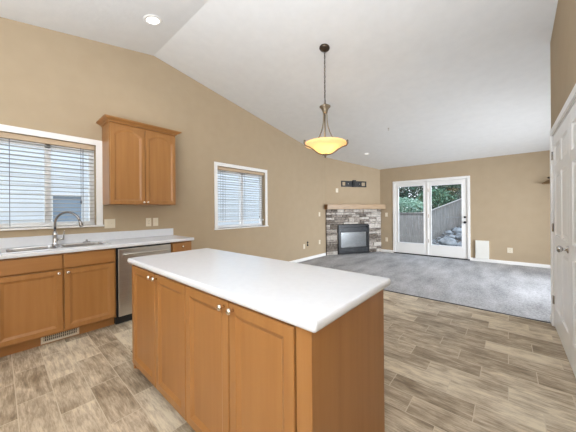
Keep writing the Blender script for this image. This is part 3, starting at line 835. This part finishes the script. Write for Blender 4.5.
# mantel left end block is darker end grain
bm = BM(); box(bm, -.042, -.021, .03, .188, 1.31, 1.435, MA_); obj('mantel_end', bm, 'mantel_end_wood', t, .003)
bm = BM(); box(bm, F0, F1, .001, .012, .0, FZ, MA_)
obj('firebox_back', bm, 'black_metal', t)
fr = .035
bm = BM(); ring(bm, MA_, F0 + .002, F1 - .002, .01, FZ - .002, .055, .012, .085); obj('firebox_frame', bm, 'black_metal', t, .003)
bm = BM(); box(bm, F0 + .06, F1 - .06, .055, .075, .70, .765, MA_); box(bm, F0 + .06, F1 - .06, .03, .08, .665, .695, MA_)
for k in range(3): box(bm, F0 + .06, F1 - .06, .072, .082, .708 + k * .02, .714 + k * .02, MA_)
obj('upper_louver', bm, 'louver_metal', t, .002)
bm = BM(); box(bm, F0 + .06, F1 - .06, .06, .078, .07, .145, MA_); box(bm, F0 + .06, F1 - .06, .03, .085, .148, .170, MA_); obj('lower_louver', bm, 'louver_metal', t, .002)
bm = BM(); ring(bm, MA_, F0 + .06, F1 - .06, .172, .662, .028, .04, .078); obj('glass_frame', bm, 'black_metal', t, .002)
bm = BM(); box(bm, F0 + .085, F1 - .085, .058, .062, .198, .636, MA_); obj('glass', bm, 'fireplace_glass', t)
for k, (a, b, c, d, r_) in enumerate(((.52, .225, 1.12, .26, .028), (.60, .30, .95, .24, .024), (.75, .25, 1.08, .345, .022))):
    bm = BM(); tube(bm, [MA_ @ Vector((a + (c - a) * q / 6, .034 + .004 * math.sin(q * 2 + k), b + (d - b) * q / 6 + .006 * math.sin(q * 1.7 + k))) for q in range(7)], [r_ * .7 * (1 + .15 * math.sin(q * 3)) for q in range(7)], 10)
    obj('log', bm, 'ember_log', t, smooth=True)

# television wall bracket
t = thing('television_bracket', 'black metal television wall bracket above the fireplace mantel', 'tv bracket', MA_ @ Vector((.93, .002, 2.04)))
B0, B1, Z0_, Z1_ = .51, 1.36, 1.955, 2.13
bm = BM(); box(bm, B0, B1, 0, .018, Z1_ - .035, Z1_, MA_); box(bm, B0, B1, 0, .018, Z0_, Z0_ + .035, MA_)
for a, b in ((B0, B0 + .04), (B0 + .14, B1 - .16), (B1 - .04, B1)): box(bm, a, b, 0, .014, Z0_ + .03, Z1_ - .03, MA_)
wp = obj('wall_plate', bm, 'black_plastic', t, .002)
bm = BM(); box(bm, .88, .98, .014, .05, 1.95, 2.155, MA_); box(bm, .905, .955, .05, .075, 1.98, 2.11, MA_); obj('pivot', bm, 'black_plastic', t, .003)
for uu in (.74, 1.12):
    bm = BM(); tube(bm, [MA_ @ Vector((uu, .013, 2.045)), MA_ @ Vector((uu, .02, 2.045))], .013, 10); obj('bolt', bm, 'chrome', t)

# ------------------------------------------------------------------ pendant lamp
PX, PY = 2.148, 2.755; ZC = ceil_z(PY)
t = thing('pendant_light', 'bronze pendant lamp with glowing amber glass bowl hanging on a chain', 'pendant light', (PX, PY, ZC))
T = Matrix.Translation((PX, PY, 0))
bm = BM(); lathe(bm, [(.0, .0), (.066, .0), (.066, -.012), (.055, -.026), (.03, -.038), (.012, -.05), (.0, -.052)][1:-1], Matrix.Translation((PX, PY, ZC)) @ Matrix.Rotation(-math.atan(SL), 4, 'X'), 24)
obj('canopy', bm, 'bronze', t, smooth=True)
bm = BM(); zc = ZC - .045; k = 0
while zc > 2.655:
    ang = (k % 2) * math.pi / 2; P = []
    for q in range(14):
        a = 2 * math.pi * q / 14; rx, rz = .0085 * math.cos(a), .0195 * math.sin(a)
        P.append(Vector((PX + rx * math.cos(ang), PY + rx * math.sin(ang), zc - .019 + rz)))
    # closed torus link
    loops = []
    for q in range(14):
        tt = (P[(q + 1) % 14] - P[q - 1]).normalized(); s_ = tt.cross(Vector((-math.sin(ang), math.cos(ang), 0))).normalized(); u_ = tt.cross(s_)
        loops.append([P[q] + (s_ * math.cos(a) + u_ * math.sin(a)) * .0028 for a in (0, 1.26, 2.51, 3.77, 5.03)])
    loops.append(loops[0]); loft(bm, loops, False, False)
    zc -= .031; k += 1
tube(bm, [(PX + .004 * math.sin(q * 1.3), PY + .004 * math.cos(q * 1.3), ZC - .04 + (2.64 - ZC + .04) * q / 20) for q in range(21)], .0022, 6)
obj('chain', bm, 'bronze', t)
bm = BM(); lathe(bm, [(.006, 2.655), (.010, 2.650), (.014, 2.625), (.05, 2.612), (.070, 2.600), (.070, 2.590), (.05, 2.572), (.036, 2.545), (.028, 2.52), (.012, 2.51)], T, 24); obj('hub', bm, 'pewter_bronze', t, smooth=True)
bm = BM(); tube(bm, [(PX, PY, 2.52), (PX, PY, 2.04)], .007, 10); obj('stem', bm, 'pewter_bronze', t, smooth=True)
for k in range(3):
    a = math.radians(41 - 30 + 120 * k)
    c_, s_ = math.cos(a), math.sin(a)
    bm = BM(); pr = [(.03, 2.555), (.024, 2.49), (.026, 2.42), (.038, 2.34), (.06, 2.27), (.09, 2.205), (.13, 2.155), (.18, 2.12)]
    tube(bm, [(PX + r * c_, PY + r * s_, z) for r, z in pr], [.009, .008, .008, .008, .008, .007, .006, .005], 8); obj('arm', bm, 'pewter_bronze', t, smooth=True)
    bm = BM(); a2 = math.radians(41 + (-12, 90, 192)[k]); c_, s_ = math.cos(a2), math.sin(a2)
    pr = [(.272, 2.155), (.277, 2.115), (.262, 2.088), (.205, 2.070), (.158, 2.042), (.128, 2.018), (.085, 1.994), (.02, 1.980)]
    tube(bm, [(PX + r * c_, PY + r * s_, z) for r, z in pr], [.013, .012, .009, .008, .008, .008, .008, .008], 8); obj('strap', bm, 'pewter_bronze', t, smooth=True)
bm = BM(); prof = [(.012, 1.990), (.045, 1.994), (.082, 2.008), (.112, 2.028), (.138, 2.052), (.170, 2.074), (.215, 2.092), (.250, 2.102)]
inn = [(.247, 2.108), (.212, 2.098), (.167, 2.080), (.134, 2.058), (.107, 2.034), (.078, 2.015), (.043, 2.001), (.012, 1.997)]
lathe(bm, prof + inn, T, 40, False); gb = obj('glass_bowl', bm, 'amber_glass', t, smooth=True)
bm = BM(); lathe(bm, [(.250, 2.101), (.262, 2.109), (.263, 2.128), (.255, 2.135), (.247, 2.129), (.247, 2.110)] + [(.250, 2.101)], T, 40, False); obj('glass_rim', bm, 'amber_rim_glass', gb, smooth=True, label='paler cream rolled rim')
bm = BM(); lathe(bm, [(.03, 1.998), (.036, 1.988), (.026, 1.978), (.012, 1.970), (.014, 1.958), (.003, 1.944)], T, 16); obj('finial', bm, 'pewter_bronze', t, smooth=True)
pl = bpy.data.lights.new('pendant_bulb_light', 'POINT'); pl.energy = 1.6; pl.color = (1, .86, .66); pl.shadow_soft_size = .03
po = bpy.data.objects.new('pendant_bulb_light', pl); C.objects.link(po); po.location = (PX + .04, PY - .03, 2.10)


# ------------------------------------------------------------------ recessed lights
def can(x, y, label, lens, power, r=.075):
    s = SN if y < RY else -SL; z = ceil_z(y)
    t = thing('recessed_light', label, 'recessed light', (x, y, z), 'recessed ceiling lights')
    M = Matrix.Translation((x, y, z)) @ Matrix.Rotation(math.atan(s), 4, 'X')
    bm = BM(); lathe(bm, [(r * .78, -.003), (r * .8, -.008), (r * 1.12, -.007), (r * 1.2, -.001), (r * 1.2, .0)], M, 32, False); obj('trim_ring', bm, 'white_trim', t, smooth=True)
    bm = BM(); lathe(bm, [(r * .8, -.0005), (r * .79, -.0035), (r * .3, -.004)], M, 32); obj('lens', bm, lens, t)
    if power:
        d = bpy.data.lights.new('recessed_bulb_light', 'SPOT'); d.energy = power; d.spot_size = 2.4; d.spot_blend = .6; d.shadow_soft_size = .07; d.color = (1, .96, .9)
        l = bpy.data.objects.new('recessed_bulb_light', d); C.objects.link(l); l.location = (x, y, z - .03)


can(.805, 1.20, 'bright recessed ceiling light above the kitchen counter', 'lamp_lens', 6, .086)
can(1.13, 6.33, 'small recessed ceiling light in front of the fireplace corner', 'lamp_lens_soft', 5, .06)

# tiny ceiling hook
bm = BM(); zc = ceil_z(5.216)
lathe(bm, [(.016, 0), (.016, -.006), (.006, -.010), (.005, -.03)], Matrix.Translation((2.084, 5.216, zc)), 12)
tube(bm, [(2.084 + .012 * math.sin(a), 5.216, zc - .042 + .012 * math.cos(a)) for a in [k * .5 for k in range(10)]], .003, 6)
tag(obj('ceiling_hook', bm, 'brushed_nickel', loc=(2.084, 5.216, zc)), 'tiny metal hook in the white living room ceiling', 'hook')

# ------------------------------------------------------------------ outside: patio side
random.seed(11)


def gz(x, y): return -.12 + max(0, min(1.2, (y - 9.0) * .30)) * max(0, min(1, (x - 1.1) / 1.2))


bm = BM(); nx, ny = 40, 40; G = {}
for i in range(nx + 1):
    for j in range(ny + 1):
        xx = -6 + 14 * i / nx; yy = 7.86 + 12 * j / ny; G[i, j] = bm.verts.new((xx, yy, gz(xx, yy) + .03 * noise.noise(Vector((xx * 2, yy * 2, 0)))))
for i in range(nx):
    for j in range(ny): bm.faces.new([G[i, j], G[i + 1, j], G[i + 1, j + 1], G[i, j + 1]])
o = struct('ground', bm, 'soil', smooth=True)
bm = BM(); box(bm, 1.0, 3.6, 7.86, 8.6, -.14, -.05); struct('patio_slab', bm, 'concrete')
# ground by the left side yard
bm = BM(); box(bm, -8, -.16, -10, 16, -.6, -.5); struct('side_yard', bm, 'concrete')


def fence(name, label, A, B, za, zb, h, n):
    A = Vector(A); B = Vector(B); u = (B - A); Ln = u.length; u.normalize(); nn = Vector((u.y, -u.x))
    t = thing(name, label, 'fence', (A.x, A.y, za), 'yard fences')
    bm = BM()
    for k in range(n):
        s0 = Ln * k / n + .003; s1 = Ln * (k + 1) / n - .003; zz = za + (zb - za) * (k + .5) / n
        box(bm, s0, s1, 0, .02, zz - .3, zz + h, Matrix(((u.x, nn.x, 0, A.x), (u.y, nn.y, 0, A.y), (0, 0, 1, 0), (0, 0, 0, 1))))
    obj('pickets', bm, 'fence_wood', t)
    bm = BM()
    MM = Matrix(((u.x, nn.x, 0, A.x), (u.y, nn.y, 0, A.y), (0, 0, 1, 0), (0, 0, 0, 1)))
    prism(bm, [(0, za + h), (Ln, zb + h), (Ln, zb + h + .035), (0, za + h + .035)], MM, -.03, .06)
    obj('cap_rail', bm, 'fence_wood', t)
    for s in (0, Ln * .5, Ln):
        bm = BM(); zz = za + (zb - za) * s / Ln; box(bm, s - .045, s + .045, -.01, .08, zz - .3, zz + h + .07, MM); obj('post', bm, 'fence_wood', t)


fence('garden_fence', 'level grey plank fence seen through the left patio door glass', (-2.4, 10.3), (1.62, 10.32), -.12, -.12, 1.25, 18)
fence('garden_fence', 'grey plank fence climbing the slope behind the right patio door', (1.66, 10.3), (3.6, 13.4), -.09, 1.0, 1.25, 24)


def rock(x, y, s, sq=.6, i=0):
    bm = BM(); bmesh.ops.create_icosphere(bm, subdivisions=3, radius=1)
    for v_ in bm.verts:
        f = 1 + .28 * noise.noise(v_.co * 1.3 + Vector((i * 7.3, 0, 0))) + .08 * noise.noise(v_.co * 4 + Vector((i, 3, 0)))
        v_.co = Vector((v_.co.x * f * s, v_.co.y * f * s * .85, v_.co.z * f * s * sq))
    bm.transform(Matrix.Translation((x, y, gz(x, y) + s * sq * .45)))
    return obj('boulder', bm, 'river_rock', smooth=True, loc=(x, y, gz(x, y)))


RK = [(2.42, 9.75, .27, .62, 'largest pale boulder beyond the right patio door, front centre'), (2.0, 9.45, .13, .8, 'small pale boulder at lower left of the right patio door glass'),
      (2.72, 10.35, .22, .6, 'large boulder on the slope at right edge of patio glass'), (2.16, 9.95, .10, .8, 'small boulder between fence and the largest boulder'),
      (2.28, 10.7, .13, .7, 'upper boulder on slope against the climbing fence'), (2.52, 10.9, .17, .65, 'highest pale boulder on the slope behind the right patio door'),
      (2.78, 9.65, .15, .6, 'boulder low at right edge of the right patio glass'), (2.45, 10.3, .12, .7, 'boulder just above and behind the largest boulder')]
for i, (a, b_, s, q, l_) in enumerate(RK):
    tag(rock(a, b_, s, q, i), l_, 'boulder', 'boulders on the garden slope')
# pebble bed
bm = BM()
for i in range(900):
    a = random.uniform(1.2, 3.6); b_ = random.uniform(8.7, 12); s = random.uniform(.02, .06)
    if b_ > 10.2 + max(0, a - 1.66) * 1.55: continue
    ret = bmesh.ops.create_icosphere(bm, subdivisions=1, radius=s, matrix=Matrix.Translation((a, b_, gz(a, b_) + s * .3)) @ Matrix.Diagonal((1, .8, .6, 1)))
tag(obj('river_pebbles', bm, 'river_rock', loc=(2.4, 10, 0)), 'bed of small grey pebbles on the garden slope', 'pebbles', kind='stuff')


def foliage(c, rad, n, size, mat, parent):
    bm = BM(); lay = bm.verts.layers.float.new('tone'); c = Vector(c)
    for i in range(n):
        d_ = Vector((random.gauss(0, 1), random.gauss(0, 1), random.gauss(0, 1))).normalized() * random.uniform(.45, 1) ** .5
        lump = 1 + .25 * noise.noise(d_ * 2.5 + c)
        p = c + Vector((d_.x * rad[0], d_.y * rad[1], d_.z * rad[2])) * lump
        a = Vector((random.gauss(0, 1), random.gauss(0, 1), random.gauss(0, 1))).normalized(); b2 = a.orthogonal().normalized()
        s = size * random.uniform(.6, 1.4); tn = random.random()
        vs = [bm.verts.new(p + q) for q in (a * s, b2 * s * .45, -a * s, -b2 * s * .45)]
        for v_ in vs: v_[lay] = tn
        bm.faces.new(vs)
    return obj('foliage', bm, mat, parent)


def tree(name, label, x, y, z0, zc, rad, n, size, mat='leaves', tr=.08):
    t = thing(name, label, 'tree' if name == 'tree' else 'shrub', (x, y, z0), 'greenery behind the fence')
    bm = BM(); tube(bm, [(x, y, z0 - .2), (x + .05, y, (z0 + zc) / 2), (x, y, zc)], [tr, tr * .8, tr * .4], 8)
    for k in range(5):
        a = k * 1.3; tube(bm, [(x, y, zc - .4), (x + rad[0] * .6 * math.cos(a), y + rad[1] * .6 * math.sin(a), zc + rad[2] * .3)], [tr * .4, .01], 6)
    obj('trunk', bm, 'bark', t, smooth=True)
    foliage((x, y, zc), rad, n, size, mat, t)


tree('shrub', 'pale rounded shrub just above the level fence, left patio glass', .55, 11.0, -.1, 1.36, (.95, .42, .38), 3800, .045, 'leaves_pale')
tree('shrub', 'mid-green shrub just behind the corner where the two fences meet', 1.62, 11.9, -.1, 1.62, (.75, .45, .5), 3400, .05)
tree('tree', 'leafy tree behind the level fence filling the left patio glass top', -.1, 12.7, -.1, 2.3, (1.6, 1.0, .95), 5200, .055, 'leaves_dark')
tree('tree', 'leafy tree behind the corner of the two fences', 1.3, 14.6, -.1, 2.7, (1.2, .7, 1.2), 4200, .055)
tree('tree', 'tall dark tree behind the climbing fence, right patio glass', 2.6, 14.8, .8, 3.3, (1.6, .8, 1.3), 5200, .06, 'leaves_dark')
tree('shrub', 'dark shrub at the right end of the climbing fence', 3.3, 11.6, .6, 1.35, (.38, .5, .9), 2600, .05, 'leaves_dark')
tree('shrub', 'dense bushy shrub just behind the climbing fence, right patio glass', 2.35, 13.0, .2, 2.0, (.9, .5, .75), 4200, .055, 'leaves_dark')
tree('tree', 'tall tree farthest behind the level fence', -1.8, 15.5, -.1, 3.2, (2.2, 1.2, 1.8), 4200, .08, 'leaves_dark')

# ------------------------------------------------------------------ outside: neighbour's house
t = thing('neighbour_house', 'pale lap-sided neighbouring house seen through the window blinds', 'house', (-3.4, 4, -.5))
bm = BM(); xs_ = -3.2; zz = -.5
prof = []
while zz < 5.4: prof += [(xs_, zz), (xs_ - .018, zz + .178)]; zz += .18
prof += [(-3.6, zz), (-3.6, -.5)]
def sidecol(y0, y1, za, zb):
    b0 = []
    z_ = za; P = []
    while z_ < zb - 1e-4: P += [(xs_, z_), (xs_ - .018, min(z_ + .178, zb))]; z_ += .18
    P += [(-3.6, zb), (-3.6, za)]
    loft(bm, [[Vector((a, y, b)) for a, b in P] for y in (y0, y1)])
sidecol(-4, .72, -.5, 5.4); sidecol(1.27, 5.55, -.5, 5.4); sidecol(5.75, 14, -.5, 5.4); sidecol(.72, 1.27, -.5, .85); sidecol(.72, 1.27, 1.66, 5.4)
obj('siding', bm, 'siding', t)
bm = BM(); box(bm, -3.3, -3.16, 5.55, 5.75, -.5, 5.4); obj('corner_board', bm, 'vinyl_white', t)
MN = frame((-3.2, 0, 0), (0, 1), (1, 0))
bm = BM(); ring(bm, MN, .70, 1.29, .83, 1.68, .06, -.05, .02); wf = obj('window', bm, 'vinyl_white', t)
bm = BM(); box(bm, .75, 1.24, -.06, -.04, .88, 1.63, MN); obj('pane', bm, 'neighbour_glass', wf)
bm = BM(); prism(bm, [(-4.2, 5.38), (-2.8, 5.38), (-2.8, 5.5), (-4.2, 5.9)], Matrix(((1, 0, 0, 0), (0, 1, 0, 0), (0, 0, 1, 0), (0, 0, 0, 1))), -4.2, 14.2); obj('roof', bm, 'concrete', t)
